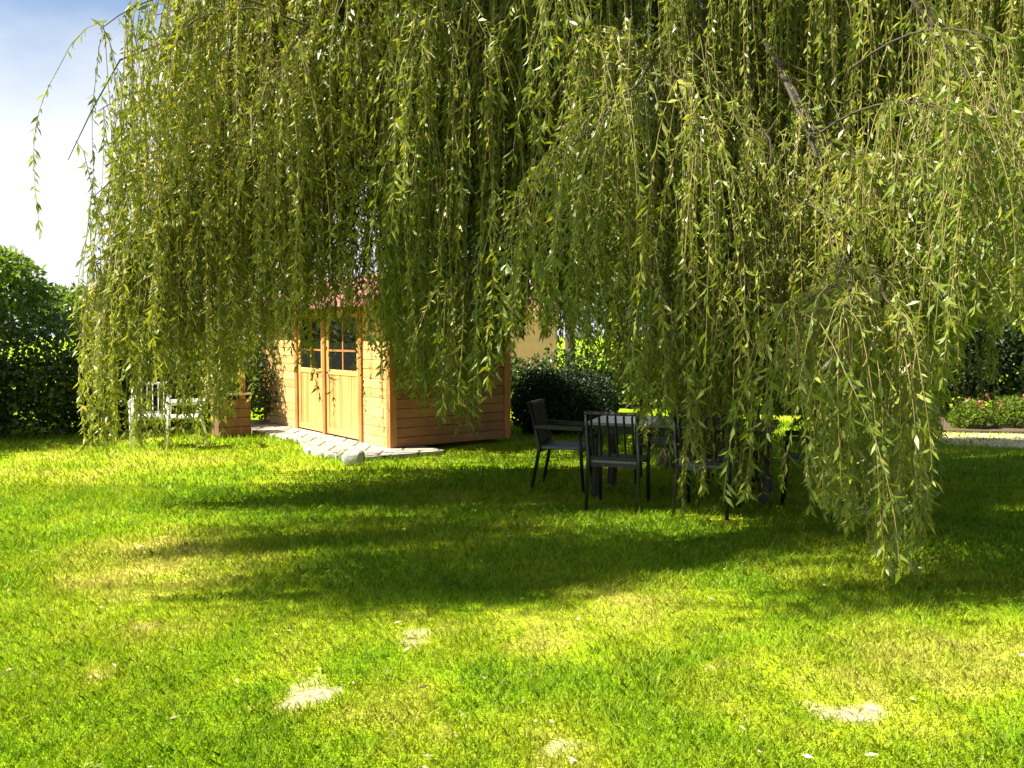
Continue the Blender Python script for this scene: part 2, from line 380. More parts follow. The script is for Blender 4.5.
# grass blades
def blades(n, y0, y1, h, w, power=1.0):
    yy = y0+(y1-y0)*rng.random(n)**power; xx = (rng.random(n)*2-1)*(yy*0.64+0.4)
    dry, bare = lawn_fields(xx, yy); s, q = cab_sw(xx, yy)
    p = np.stack([xx, yy, np.zeros_like(xx)], 1)
    keep = (rng.random(n) > bare*1.1) & ~((s > -.5) & (s < CL+.2) & (q > -.70+.45*noise3(np.stack([xx, yy, 0*xx], 1)*4, 12)) & (q < CD)) & (rng.random(n) < 0.35+1.1*fbm(p*1.4, 33, 3))
    xx, yy, dry = xx[keep], yy[keep], dry[keep]; n = len(xx)
    hh = h*(.55+1.0*fbm(np.stack([xx, yy, 0*xx], 1)*3.1, 88, 3))*(0.5+0.9*rng.random(n))*(1-0.5*np.clip(dry, 0, 1)); ww = w*(0.7+0.6*rng.random(n))
    a = rng.random(n)*6.283; b = rng.random(n)*6.283; lean = hh*(0.25+0.75*rng.random(n))
    zz = lawn_z(xx, yy)-0.004; bx = np.stack([xx, yy, zz], 1)
    sd_ = np.stack([np.cos(a), np.sin(a), 0*a], 1)*ww[:, None]/2
    tip = bx+np.stack([np.cos(b)*lean, np.sin(b)*lean, hh], 1); mid = bx+np.stack([np.cos(b)*lean*.3, np.sin(b)*lean*.3, hh*.6], 1)
    v = np.stack([bx-sd_, bx+sd_, mid+sd_*.8, tip, mid-sd_*.8], 1).reshape(-1, 3)
    f = np.arange(n*5).reshape(n, 5)
    return v, f, np.repeat(rng.random(n), 5), np.repeat(dry, 5)
parts = [blades(150000, 2.7, 5.5, .034, .0045, 1.15), blades(130000, 5.3, 9.0, .042, .007), blades(70000, 8.8, 16, .055, .012)]
off = 0; V, Fs, T, D = [], [], [], []
for v, f, t_, d_ in parts: V.append(v); Fs.append(f+off); off += len(v); T.append(t_); D.append(d_)
g = np_obj('grass', np.concatenate(V), Fs, [M['blade']], None, {'tint': np.concatenate(T), 'dry': np.concatenate(D)})
tag(g, 'short green grass blades covering the lawn', 'grass', kind='stuff')

# fallen willow leaves
n = 420; yy = 2.9+8*rng.random(n)**1.4; xx = (rng.random(n)*2-1)*(yy*0.62)
dd = unit(np.stack([rng.normal(size=n), rng.normal(size=n), 0.25*rng.normal(size=n)], 1)); L = .025+.035*rng.random(n)
v, f = leaf_quads(np.stack([xx, yy, lawn_z(xx, yy)+.022], 1), dd, L, L*.28)
o = np_obj('fallen_leaves', v, [f], [M['dead_leaf']], None, {'tint': np.repeat(rng.random(n), 4)})
tag(o, 'dry fallen willow leaves scattered over the lawn', 'fallen leaves', kind='stuff')

def sheet(name, pts, z, thick, mat, label):
    k = len(pts); v = [(q[0], q[1], z) for q in pts]+[(q[0], q[1], z-thick) for q in pts]
    f = [tuple(range(k))]+[(i, i+k, (i+1) % k+k, (i+1) % k) for i in range(k)]
    me = bpy.data.meshes.new(name); me.from_pydata(v, [], f); me.materials.append(mat); me.update()
    o = bpy.data.objects.new(name, me); C.objects.link(o); tag(o, label, 'paving', kind='structure'); return o
pav = [cab(-0.55, -0.95), cab(-0.55, 0.25), cab(-.03, 0.25), cab(-.03, CD+.2), cab(CL+.3, CD+.2), cab(CL+.3, -0.95), cab(2.0, -0.85), cab(0.9, -1.0)]
sheet('paving', [cab(-0.55, -0.85), cab(-0.62, 0.5), cab(CL+.3, 0.5), cab(CL+.3, -0.8), cab(1.7, -0.62), cab(0.6, -1.0)], 0.045, 0.2, M['paving'], 'pale stone paving around the pine cabin')
sheet('gravel_path', [(5.6, 12.9), (7.0, 12.1), (14, 10.9), (14, 12.6), (7.5, 13.8), (5.6, 14.1)], 0.02, 0.1, M['gravel'], 'pale sunlit gravel path beyond the shade')
sheet('flower_bed', [(6.9, 14.0), (14, 12.7), (16, 15.5), (7.0, 16.2)], 0.05, 0.15, M['soil'], 'bare brown flower bed behind the path')

# ================================================================== CABIN
cabin = empty('garden_cabin', CC, math.atan2(CU.y, CU.x), 'honey pine garden cabin with glazed doors and red roof', 'cabin')
# local frame: x along the front (s), y = outwards? local y axis = rot90(CU) = (-CU.y, CU.x) = -(CW) so depth w = -y
def LB(mb, s0, s1, w0, w1, z0, z1, bev=.006): return mb.box(((s0+s1)/2, -(w0+w1)/2, (z0+z1)/2), (abs(s1-s0), abs(w1-w0), z1-z0), None, bev)
H = 2.12; Z0 = 0.05
# boarded walls: separate boards with shadow gaps
def hboards(name, mat, face, a0, a1, z0, z1, step=0.135):
    mb = MB(); z = z0; k = 0
    while z < z1-0.02:
        zz = min(z+step-0.006, z1)
        if face == 'front': LB(mb, a0, a1, 0.0, 0.04+0.001*(k % 3), z, zz)
        elif face == 'right': LB(mb, 0.0, 0.04, a0, a1, z, zz)
        elif face == 'left': LB(mb, CL-.04, CL, a0, a1, z, zz)
        else: LB(mb, a0, a1, CD-.04, CD, z, zz)
        z += step; k += 1
    return mb.build(name, mat, cabin)
hboards('front_wall', M['pine_flat'], 'front', 0.09, 0.82, Z0, H)
hboards('front_wall', M['pine_flat'], 'front', 3.27, CL-.09, Z0, H)
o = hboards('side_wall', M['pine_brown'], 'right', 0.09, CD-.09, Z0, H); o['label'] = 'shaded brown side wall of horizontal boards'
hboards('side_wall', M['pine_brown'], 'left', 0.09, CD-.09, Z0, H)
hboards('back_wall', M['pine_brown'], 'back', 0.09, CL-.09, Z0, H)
for s, w in ((0.04, 0.04), (CL-.04, 0.04), (0.04, CD-.04), (CL-.04, CD-.04)):
    mb = MB(); LB(mb, s-.055, s+.055, w-.055, w+.055, 0.045, H+.02, .008); mb.build('corner_post', M['pine_post'], cabin)
for s in (0.87, 2.12, 3.22):
    mb = MB(); LB(mb, s-.05, s+.05, -.03, .06, 0.045, H, .006); mb.build('door_post', M['pine_post'], cabin)
mb = MB(); LB(mb, 0.92, 3.17, -.02, .05, 1.98, H-.001, .006); mb.build('lintel', M['pine_post'], cabin)
for d0, d1 in ((0.925, 2.065), (2.175, 3.165)):
    mb = MB(); LB(mb, d0, d0+.09, 0, .045, .07, 1.97); LB(mb, d1-.09, d1, 0, .045, .07, 1.97)
    LB(mb, d0+.09, d1-.09, 0.002, .044, 1.88, 1.969); LB(mb, d0+.09, d1-.09, 0.002, .044, 1.0, 1.08); LB(mb, d0+.09, d1-.09, .002, .044, .071, .17)
    dr = mb.build('door', M['pine_up'], cabin)
    mb = MB(); s = d0+.092; k = 0
    while s < d1-.1:
        e = min(s+.098, d1-.092); LB(mb, s, e, .012+.001*(k % 2), .034, .172, .998, .004); s += .103; k += 1
    mb.build('board_panel', M['pine_up'], dr)
    mb = MB(); LB(mb, d0+.088, d1-.088, .022, .028, 1.078, 1.882, 0); mb.build('pane', M['glass'], dr)
    mb = MB(); mid = (d0+d1)/2; LB(mb, mid-.018, mid+.018, .008, .04, 1.081, 1.879, .003)
    LB(mb, d0+.091, mid-.019, .009, .039, 1.36, 1.39, .003); LB(mb, mid+.019, d1-.091, .009, .039, 1.36, 1.39, .003)
    mb.build('glazing_bar', M['pine_post'], dr)
    mb = MB(); hs_ = d1-.05 if d0 < 1 else d0+.05
    mb.tube([(hs_, .0, 1.03), (hs_, .05, 1.03)], .012, 8); mb.tube([(hs_, .05, 1.03), (hs_+(-.1 if d0 < 1 else .1), .05, 1.03)], .010, 8)
    mb.build('handle', M['dark_frame'], dr)
# roof: low pitch, ridge parallel to the front
rz0, rz1, ov = H+.02, 2.62, .22
def roof_slab(wa, za, wb, zb, th):
    mb = MB(); n = 14
    # stepped felt courses
    for i in range(n):
        a, b_ = i/n, (i+1)/n+.01
        q = [(wa+(wb-wa)*t, za+(zb-za)*t) for t in (a, b_)]
        lift = .012
        v = []
        for (w, z), dz in ((q[0], lift), (q[1], 0)):
            for s in (-ov, CL+ov): v.append(Vector((s, -w, z+dz)))
        for (w, z), dz in ((q[0], lift), (q[1], 0)):
            for s in (-ov, CL+ov): v.append(Vector((s, -w, z+dz-th)))
        k = len(mb.v); mb.v += v
        mb.f += [tuple(k+j for j in f) for f in ((0, 1, 3, 2), (4, 6, 7, 5), (0, 4, 5, 1), (2, 3, 7, 6), (0, 2, 6, 4), (1, 5, 7, 3))]
    return mb.build('roof_slope', M['roof_felt'], cabin)
roof_slab(-ov-.1, rz0-.02, CD/2, rz1, .03); roof_slab(CD+ov, rz0-.02, CD/2, rz1, .03)
mb = MB(); LB(mb, -ov-.012, CL+ov+.012, -ov-.125, -ov-.1, rz0-.13, rz0+.0, .004); mb.build('fascia', M['roof_felt'], cabin)
for s in (.02, CL-.02):
    mb = MB(); k = len(mb.v); mb.v += [Vector((s-.02, -.06, H)), Vector((s-.02, -CD+.06, H)), Vector((s-.02, -CD/2, rz1-.08)), Vector((s+.02, -.06, H)), Vector((s+.02, -CD+.06, H)), Vector((s+.02, -CD/2, rz1-.08))]
    mb.f += [tuple(k+j for j in f) for f in ((0, 1, 2), (3, 5, 4), (0, 3, 4, 1), (1, 4, 5, 2), (2, 5, 3, 0))]
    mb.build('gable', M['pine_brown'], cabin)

# grey stone block on the paving edge
p = gr(354, 464)
import bmesh
def rock(name, loc, size, mat, label, cat, seed=0, group=None):
    bm = bmesh.new(); bmesh.ops.create_icosphere(bm, subdivisions=3, radius=1)
    co = np.array([v.co for v in bm.verts]); q = np.sign(co)*np.abs(co)**0.6; q *= (1+.25*(fbm(co*1.7+seed, seed, 3)-.5))[:, None]
    for v, c in zip(bm.verts, q): v.co = (c[0]*size[0], c[1]*size[1], max(c[2], -.8)*size[2])
    me = bpy.data.meshes.new(name); bm.to_mesh(me); bm.free(); me.materials.append(mat)
    o = bpy.data.objects.new(name, me); C.objects.link(o); o.location = (loc[0], loc[1], loc[2]+size[2]*.75); o.rotation_euler[2] = seed
    return tag(o, label, cat, group)
rock('stone', (p.x, p.y, -.01), (.13, .11, .11), M['stone'], 'grey rounded stone lying at the corner of the cabin paving', 'stone', 3)

# ================================================================== WILLOW
WC = np.array([2.3, 10.6])
BOUND = np.array([(-4.35, 9.3), (-3.6, 8.0), (-1.8, 7.6), (0, 7.8), (1.2, 7.8), (2.6, 7.6), (4.0, 7.3), (6.0, 7.6), (7.4, 10), (5.0, 12.3), (2.4, 12.7), (-1.5, 13.6), (-4.6, 12.2)])
bth = np.arctan2(BOUND[:, 1]-WC[1], BOUND[:, 0]-WC[0]); brr = np.hypot(BOUND[:, 1]-WC[1], BOUND[:, 0]-WC[0])
so = np.argsort(bth); bth, brr = bth[so], brr[so]
def RB(th): return np.interp(th, bth, brr, period=2*math.pi)
YB = np.array([(0, 440), (60, 462), (110, 462), (160, 450), (205, 452), (235, 400), (262, 352), (300, 330), (340, 332), (378, 360), (405, 400), (440, 425), (470, 440), (500, 360), (530, 335),
               (580, 350), (612, 370), (640, 440), (680, 512), (720, 512), (760, 505), (800, 510), (850, 525), (895, 590), (925, 585), (942, 415), (965, 335), (1024, 330), (1300, 380)], float)
YBB = np.array([(0, 300), (500, 300), (520, 335), (610, 345), (640, 400), (720, 430), (1024, 425), (1300, 430)], float)

willow = empty('weeping_willow', (WC[0], WC[1], 0), 0, 'huge weeping willow with long leafy strands hanging to the lawn', 'tree')
def wl(p): return (p[0]-WC[0], p[1]-WC[1], p[2])
# trunk
tp = [(0, 0, -.1), (.02, 0, .15), (.06, .02, .7), (.03, .05, 1.4), (-.05, .03, 2.0), (-.1, 0, 2.5)]
tr = [.52, .43, .36, .34, .36, .30]
mb = MB(); mb.tube([wl((WC[0]+a, WC[1]+b, c)) for a, b, c in tp], tr, 20)
mb.build('trunk', M['bark'], willow, True)
limbs = []
def bez(a, b, c, n): 
    t = np.linspace(0, 1, n)[:, None]; return (1-t)**2*np.asarray(a)+2*t*(1-t)*np.asarray(b)+t*t*np.asarray(c)
for k, (ang, rr_, zz) in enumerate([(-2.75, 4.2, 6.6), (-2.1, 3.0, 7.4), (-1.5, 2.9, 5.9), (-.75, 3.4, 6.6), (.1, 4.2, 6.8), (1.2, 1.9, 7.2), (2.6, 3.9, 7.0), (-1.2, 1.2, 8.8)]):
    a = np.array([WC[0]-.1, WC[1], 2.3]); e = np.array([WC[0]+rr_*math.cos(ang), WC[1]+rr_*math.sin(ang), zz])
    c = np.array([WC[0]+rr_*.25*math.cos(ang), WC[1]+rr_*.25*math.sin(ang), zz*.75])
    pts = bez(a, c, e, 14); pts[1:-1] += (rng.random((12, 3))-.5)*.16
    limbs.append(pts)
    mb = MB(); mb.tube([wl(q) for q in pts], np.linspace(.21, .06, 14), 10); mb.build('limb', M['bark'], willow, True)
LP = np.concatenate(limbs)[4:]

boughs = []   # (polyline (n,3), n_strands, flag)
NB = 185
for k in range(NB):
    th = rng.random()*2*math.pi
    # more boughs on the side that faces the lawn and the sunny left
    if rng.random() < .55: th = -math.pi*(rng.random()*1.05)+.1
    if rng.random() < .16: th = math.atan2(8.2-WC[1], -4.2-WC[0])+.22*rng.normal()
    u = .12+.88*rng.random(); f = math.sqrt(u); r = RB(np.array([th]))[0]*f*(.96 if f > .8 else 1)
    zt = 4.3+1.5*rng.random()+3.6*(1-f**2.2)+.4*rng.normal()
    T = np.array([WC[0]+r*math.cos(th), WC[1]+r*math.sin(th), zt])
    S_target = np.array([WC[0]+r*.5*math.cos(th), WC[1]+r*.5*math.sin(th), zt-.3])
    S = LP[np.argmin(((LP-S_target)**2).sum(1))]
    c = (S+T)/2+np.array([0, 0, .5+.8*rng.random()])+rng.normal(size=3)*.25
    boughs.append((bez(S, c, T, 10), int(24+24*f), 0))
# boughs that reach out low over the lawn and catch the sun
def reach(pix, n):
    P = np.array([at(*q) for q in pix]); S = LP[np.argmin(((LP-P[0])**2).sum(1))]
    c = (S+P[0])/2+np.array([0, 0, .4]); a = bez(S, c, P[0], 7)
    boughs.append((np.concatenate([a[:-1], P]), int(n*1.5), 1))
reach([(650, 60, 7.8), (640, 82, 7.2), (615, 105, 6.9), (585, 135, 6.8), (552, 165, 6.7)], 64)
reach([(670, 70, 7.8), (690, 88, 7.0), (698, 120, 6.8), (702, 160, 6.7)], 54)
reach([(640, 60, 7.9), (620, 95, 7.3), (560, 150, 7.1), (515, 200, 7.0)], 44)
reach([(850, 240, 6.6), (835, 285, 5.6), (810, 298, 5.4), (785, 320, 5.35)], 70)
reach([(860, 245, 6.6), (885, 298, 5.5), (905, 322, 5.3), (918, 360, 5.3)], 70)
reach([(850, 250, 6.5), (850, 292, 5.5), (845, 312, 5.25)], 60)
reach([(985, 100, 7.0), (1005, 125, 6.2), (985, 150, 6.0), (965, 170, 5.9)], 54)
reach([(1000, 100, 7.0), (1025, 120, 6.1), (1045, 140, 5.9), (1065, 170, 5.9)], 54)
reach([(840, 160, 7.8), (865, 185, 6.9), (880, 195, 6.7), (905, 230, 6.6)], 34)
reach([(750, 110, 7.8), (770, 140, 7.1), (772, 170, 7.0)], 24)
reach([(720, 230, 8.0), (690, 265, 7.1), (670, 300, 6.8), (650, 330, 6.7)], 60)
reach([(730, 240, 8.0), (735, 290, 6.9), (745, 330, 6.7)], 50)
reach([(170, 40, 9.2), (120, 60, 8.4), (92, 110, 8.1), (68, 160, 8.0)], 14)
reach([(284, -60, 9.20), (214, -10, 8.75), (164, 40, 8.25), (129, 110, 7.95)], 34)
reach([(294, 20, 9.20), (234, 60, 8.55), (184, 110, 7.95), (146, 180, 7.75)], 48)
reach([(300, 40, 9.20), (250, 90, 8.65), (200, 150, 8.05), (165, 220, 7.75)], 54)
reach([(200, 170, 9.20), (150, 210, 8.55), (115, 260, 8.05), (88, 300, 7.95)], 40)
reach([(280, 180, 9.20), (230, 220, 8.55), (190, 260, 8.05), (160, 320, 7.85)], 40)
reach([(380, -60, 8.8), (330, -10, 8.0), (290, 50, 7.6), (262, 110, 7.5)], 40)
reach([(470, -40, 9.0), (440, 20, 8.2), (420, 80, 7.8), (400, 140, 7.7)], 40)
reach([(560, -80, 9.0), (520, -20, 8.2), (490, 40, 7.8), (470, 100, 7.7)], 36)
# unseen high boughs added over the lawn, above the view, to throw the ragged front of the shade
SH = Vector((SUN_DIR.x, SUN_DIR.y, 0))/math.tan(SUN_EL)
for px_, py_, h_ in [(225, 532, 5.0), (270, 550, 5.3), (320, 578, 5.5), (300, 540, 5.2), (380, 594, 5.4), (440, 604, 5.6), (520, 590, 5.5),
                     (560, 607, 5.7), (600, 582, 5.6), (480, 600, 5.8), (880, 604, 6.0), (975, 600, 6.2), (760, 562, 5.8), (850, 562, 5.9), (690, 566, 5.7), (430, 570, 5.4), (395, 558, 5.2), (335, 550, 5.1)]:
    q = gr(px_, py_)+SH*h_; T = np.array([q.x, q.y, h_]); inn = np.array([WC[0], WC[1]])-T[:2]; inn /= np.linalg.norm(inn)
    S_ = LP[np.argmin(((LP-(T+np.array([inn[0]*3, inn[1]*3, .5])))**2).sum(1))]
    c_ = (S_+T)/2+np.array([0, 0, 1.1]); boughs.append((bez(S_, c_, T, 12), int(rng.integers(45, 130)), 2))

# small leafy tufts standing out from the face of the crown
for _ in range(70):
    px_, py_ = rng.uniform(85, 1040), rng.uniform(-10, 330)
    if 235 < px_ < 430 and py_ > 190: continue
    if 280 < px_ < 400 and py_ > 110 or 700 < px_ < 960 and py_ < 170: continue
    d_ = np.interp(px_, [80, 250, 500, 700, 900, 1024], [8.0, 8.2, 8.1, 7.1, 6.3, 6.2])-rng.uniform(-.3, .6)
    tip = np.array(at(px_, py_, d_)); inn = np.array([WC[0]-tip[0], WC[1]-tip[1], 0]); inn /= np.linalg.norm(inn)
    lat = np.array([-inn[1], inn[0], 0])*rng.uniform(-.6, .6)
    a_ = tip+inn*1.3+lat+np.array([0, 0, .25]); c_ = tip+inn*.55+lat*.5+np.array([0, 0, .45+.2*rng.random()])
    boughs.append((bez(a_, c_, tip, 9), int(rng.integers(26, 60)), 3))

P0, DIR, FL, BR = [], [], [], []
for bi, (pl, ns, fl) in enumerate(boughs):
    k = len(pl)-1
    for _ in range(ns):
        t = (.28+.72*rng.random()**.8)*k if not fl else k*(1-.32*rng.random()) if fl == 2 else k-(5*rng.random()**1.2 if rng.random() < .72 else k*.75*rng.random())
        t = min(max(t, 0), k-1e-6); i = int(t); q = pl[i]+(pl[i+1]-pl[i])*(t-i); d = pl[i+1]-pl[i]; d = d/np.linalg.norm(d)
        P0.append(q+rng.normal(size=3)*.04); DIR.append(d*.5+rng.normal(size=3)*(.42 if fl not in (1, 3) else .75)); FL.append(fl); BR.append(bi)
P0 = np.array(P0); DIR = np.array(DIR); FL = np.array(FL); BR = np.array(BR); NS = len(P0)
out = DIR.copy(); out[:, 2] = 0
amp = .12+.45*rng.random(NS); E = P0[:, :2]+out[:, :2]*amp[:, None]
px = 512+E[:, 0]/E[:, 1]*F
front = E[:, 1] < 10.2
yb = np.where(front, np.interp(px, YB[:, 0], YB[:, 1]), np.interp(px, YBB[:, 0], YBB[:, 1]))
hz = 384-48.0
zb = CAM_H-(yb-hz)/F*E[:, 1]
gap = (px > 292) & (px < 385) & (rng.random(NS) < .34)
zb = np.where(gap, CAM_H-(130+60*rng.random(NS)-hz)/F*E[:, 1], zb)
py0 = hz-(P0[:, 2]-CAM_H)/E[:, 1]*F
edge = (px < np.interp(py0, [-60, 0, 100, 200, 300], [140, 128, 108, 84, 66])) & (FL != 2) & (rng.random(NS) < .88)
keepn = (FL > 0) | (E[:, 1] > 9.2) | (noise3(np.stack([E[:, 0]*1.25, E[:, 1]*1.0, np.full(NS, 3.3)], 1), 5) > .50) | (rng.random(NS) < .22)
tabv = (px > 625) & (px < 815) & front & (rng.random(NS) < .72); zb = np.where(tabv, CAM_H-(372+62*rng.random(NS)-hz)/F*E[:, 1], zb)
whv = (px > 118) & (px < 210) & front & (rng.random(NS) < .55); zb = np.where(whv, CAM_H-(330+45*rng.random(NS)-hz)/F*E[:, 1], zb)
veil = (px > 235) & (px < 410) & (E[:, 1] < 11) & (rng.random(NS) < .14)
zb = np.where(veil & ~gap, CAM_H-(360+75*rng.random(NS)-hz)/F*E[:, 1], zb)
zb = np.where(FL == 2, np.maximum(P0[:, 2]-1.7, CAM_H-(-8-hz)/F*E[:, 1]), zb)
s_, w_ = cab_sw(E[:, 0], E[:, 1]); oncab = (s_ > -.5) & (s_ < CL+.5) & (w_ > -.5) & (w_ < CD+.5)
zb = np.where(oncab, np.maximum(zb, 2.9), zb); zb = np.maximum(zb, .06)
drop = P0[:, 2]-zb
ln = drop*np.where(rng.random(NS) < np.where(FL == 1, .7, .45), 1-.12*rng.random(NS), 1-.65*rng.random(NS))
ln = np.where(FL == 3, np.minimum(ln, .5+1.7*rng.random(NS)), ln)
ln = np.minimum(ln, np.where(FL == 1, 4.4, 3.4)+3.2*rng.random(NS))            # strands are not endless
deep = (FL == 0) & (px > 690) & (px < 940) & (py0 < 190) & (E[:, 1] < 9.0) & (rng.random(NS) < .8)
deep |= (FL == 0) & (px > 240) & (px < 390) & (E[:, 1] < 9.0) & (rng.random(NS) < .5)
ok = (ln > .3) & keepn & ~edge & ~deep; P0, out, amp, ln, FL, BR = P0[ok], out[ok], amp[ok], ln[ok], FL[ok], BR[ok]; NS = len(P0)
MN = 16
s = np.linspace(0, 1, MN)[None, :]*ln[:, None]
hor = amp[:, None]*(1-np.exp(-s/.45)); rise = .10*np.exp(-((s-.18)/.14)**2)
ph = rng.random((NS, 2))*6.28; fr = 1.2+1.2*rng.random((NS, 2)); sw = .035*np.sqrt(s)
ST = np.empty((NS, MN, 3))
ST[:, :, 0] = P0[:, 0:1]+out[:, 0:1]*hor+sw*np.sin(s*fr[:, 0:1]+ph[:, 0:1])
ST[:, :, 1] = P0[:, 1:2]+out[:, 1:2]*hor+sw*np.sin(s*fr[:, 1:2]+ph[:, 1:2])
ST[:, :, 2] = P0[:, 2:3]+rise-s*(1-.06*np.exp(-s))
# leaves along the strands
lsz = .72+.6*rng.random(NS); sp = np.where(P0[:, 2]-ln > 5.2, .12, .026+.016*rng.random(NS))
cnt = np.maximum((ln/sp).astype(int), 3); sid = np.repeat(np.arange(NS), cnt); nl = len(sid)
tt = rng.random(nl)**.92; fpos = tt*(MN-1)*.9999; i = fpos.astype(int); fr_ = (fpos-i)[:, None]
A = ST[sid, i]; B = ST[sid, i+1]; base = A+(B-A)*fr_; tan = unit(B-A)
side = unit(np.cross(tan, rng.normal(size=(nl, 3)))); dirs = unit(tan*.75+side*(.2+1.0*rng.random((nl, 1)))+np.array([0, 0, -.22])+.25*rng.normal(size=(nl, 3)))
big = np.where(sp[sid] > .1, 1.5, 1.0); L = (.045+.065*rng.random(nl)**1.3)*big*lsz[sid]; W = L*(.19+.10*rng.random(nl))
lv, lf = leaf_quads(base, dirs, L, W, .08)
bt = rng.random(len(boughs)); st_t = .55*bt[BR]+.45*rng.random(NS)
tint = np.clip(.12+.5*st_t[sid]+.33*rng.random(nl)+np.where(rng.random(nl) < .035, .35, 0)+np.where(base[:, 0] < -1.2, .10, 0), 0, 1)  # leaves on the left tinted lighter: sunlit look put into their colour
# twigs: three-sided stems
rad = np.linspace(.0042, .0014, MN)[None, :, None]
tv = []
for k in range(3):
    a = 2*math.pi*k/3; tv.append(ST+np.array([math.cos(a), math.sin(a), 0])*rad)
tv = np.stack(tv, 2); base_i = np.arange(NS*MN*3).reshape(NS, MN, 3)
tf = np.concatenate([np.stack([base_i[:, :-1, k], base_i[:, :-1, (k+1) % 3], base_i[:, 1:, (k+1) % 3], base_i[:, 1:, k]], -1).reshape(-1, 4) for k in range(3)])
# boughs
bmb = MB()
for bi, (pl, ns, fl) in enumerate(boughs):
    mine = P0[BR == bi]
    if len(mine) < 7: continue
    last = max(int(np.argmin(((pl-q)**2).sum(1))) for q in mine)+1; pl = pl[:min(len(pl), last+1)]
    if len(pl) < 3: continue
    bmb.tube(pl, np.linspace(.011 if fl == 3 else .026, .004, len(pl)), 6)
bv = np.array([tuple(v) for v in bmb.v]); bq = np.array([f for f in bmb.f if len(f) == 4])
nlv, ntv = len(lv), tv.size//3
allv = np.concatenate([lv, tv.reshape(-1, 3), bv])-np.array([WC[0], WC[1], 0])
crown = np_obj('crown', allv, [lf, tf+nlv, bq+nlv+ntv], [M['willow'], M['twig'], M['bark']], willow,
               {'tint': np.concatenate([np.repeat(tint, 4), np.zeros(ntv+len(bv))])}, [0, 1, 2])
print('willow', NS, 'strands', nl, 'leaves')

# ================================================================== HEDGES, BUSHES, BACKGROUND TREES
def shrub(name, loc, blobs, per, leaf, mat, label, cat, group=None, stems=4, rough=.35, width=.55, up=.3, core=None):
    e = empty(name, loc, 0, label, cat, group)
    foliage('foliage', blobs, per, leaf, mat, e, up, rough, width)
    mb = MB()
    for k in range(stems):
        c, r = blobs[k % len(blobs)]
        b0 = Vector((c[0]*.6+random.uniform(-.1, .1), c[1]*.6+random.uniform(-.1, .1), -.05))
        mb.tube([b0, (b0+Vector(c))/2+Vector((random.uniform(-.1, .1), random.uniform(-.1, .1), 0)), Vector(c)], [.04, .03, .012], 6)
    mb.build('stem', M['bark'], e)
    return e
def hedge(name, a, b, h, th, per, leaf, mat, label, cat='hedge', seed=0):
    a, b = Vector(a), Vector(b); d = b-a; n = max(2, int(d.length/(th*.55))); blobs = []
    rs = random.Random(seed)
    for k in range(n+1):
        t = k/n; hh = h*rs.uniform(.86, 1.08)
        q = d*t
        blobs.append(((q.x+rs.uniform(-.1, .1), q.y+rs.uniform(-.1, .1), hh*.5), (th*.62*rs.uniform(.9, 1.1), th*.62*rs.uniform(.9, 1.1), hh*.52)))
        blobs.append(((q.x+rs.uniform(-.2, .2), q.y+rs.uniform(-.2, .2), hh*.3), (th*.66, th*.66, hh*.34)))
    return shrub(name, (a.x, a.y, 0), blobs, per, leaf, mat, label, cat, None, n, .22)
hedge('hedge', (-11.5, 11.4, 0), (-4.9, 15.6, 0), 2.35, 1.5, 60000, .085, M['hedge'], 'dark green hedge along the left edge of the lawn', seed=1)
def tree(loc, h, cr, per, leaf, mat, label, seed, trunk_h=1.2, name='tree'):
    rs = random.Random(seed); e = empty(name, loc, 0, label, 'tree', 'trees in the background')
    blobs = []
    for k in range(11):
        a = rs.random()*6.28; q = rs.random()**.5*cr*.62; z = trunk_h+(h-trunk_h)*rs.uniform(.2, .86)
        blobs.append(((q*math.cos(a), q*math.sin(a), z), (cr*rs.uniform(.34, .52),)*2+((h-trunk_h)*rs.uniform(.15, .24),)))
    foliage('crown', blobs, per, leaf, mat, e, .1, .45, .5)
    mb = MB(); mb.tube([(0, 0, -.1), (.05, .03, trunk_h*.6), (.02, -.03, trunk_h+(h-trunk_h)*.5), (0, 0, h*.8)], [.2*h/6, .15*h/6, .1*h/6, .03], 10)
    for c, r in blobs[:6]: mb.tube([(0, 0, trunk_h*.9), (c[0]*.5, c[1]*.5, c[2]*.75), c], [.09, .05, .015], 6)
    mb.build('trunk', M['bark'], e, True)
    return e
tree((-14.3, 22, 0), 3.9, 2.1, 14000, .16, M['tree'], 'light green leafy tree rising behind the left hedge', 1)
tree((-11.4, 23.5, 0), 3.5, 1.9, 12000, .16, M['tree'], 'small bushy tree showing between the hedge and the willow', 2)
tree((-14.0, 12.6, 0), 8.6, 3.3, 26000, .20, M['tree'], 'big unseen tree added left of the hedge to shade it', 8, 2.4)  # added out of view to shade the hedge and the lawn's left edge
tree((6.5, 24, 0), 9, 3.6, 22000, .22, M['dark_leaf'], 'tall dark tree behind the willow, in the middle', 4)
tree((12.5, 23, 0), 9.5, 3.8, 22000, .22, M['dark_leaf'], 'tall dark tree behind the flower bed on the right', 5)
tree((1.8, 27, 0), 7.0, 2.6, 14000, .20, M['tree'], 'mid green tree standing beside the far pink house', 7)
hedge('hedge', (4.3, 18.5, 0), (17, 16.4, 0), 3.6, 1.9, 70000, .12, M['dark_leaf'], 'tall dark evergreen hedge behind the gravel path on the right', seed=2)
hedge('hedge', (-1.5, 20, 0), (4.0, 19.2, 0), 1.25, 1.1, 20000, .09, M['hedge'], 'low sunlit green hedge behind the rounded dark bush', seed=3)
hedge('hedge', (-9, 19.5, 0), (-2.4, 20, 0), 1.9, 1.3, 20000, .10, M['hedge'], 'green boundary hedge seen behind the cabin', seed=4)
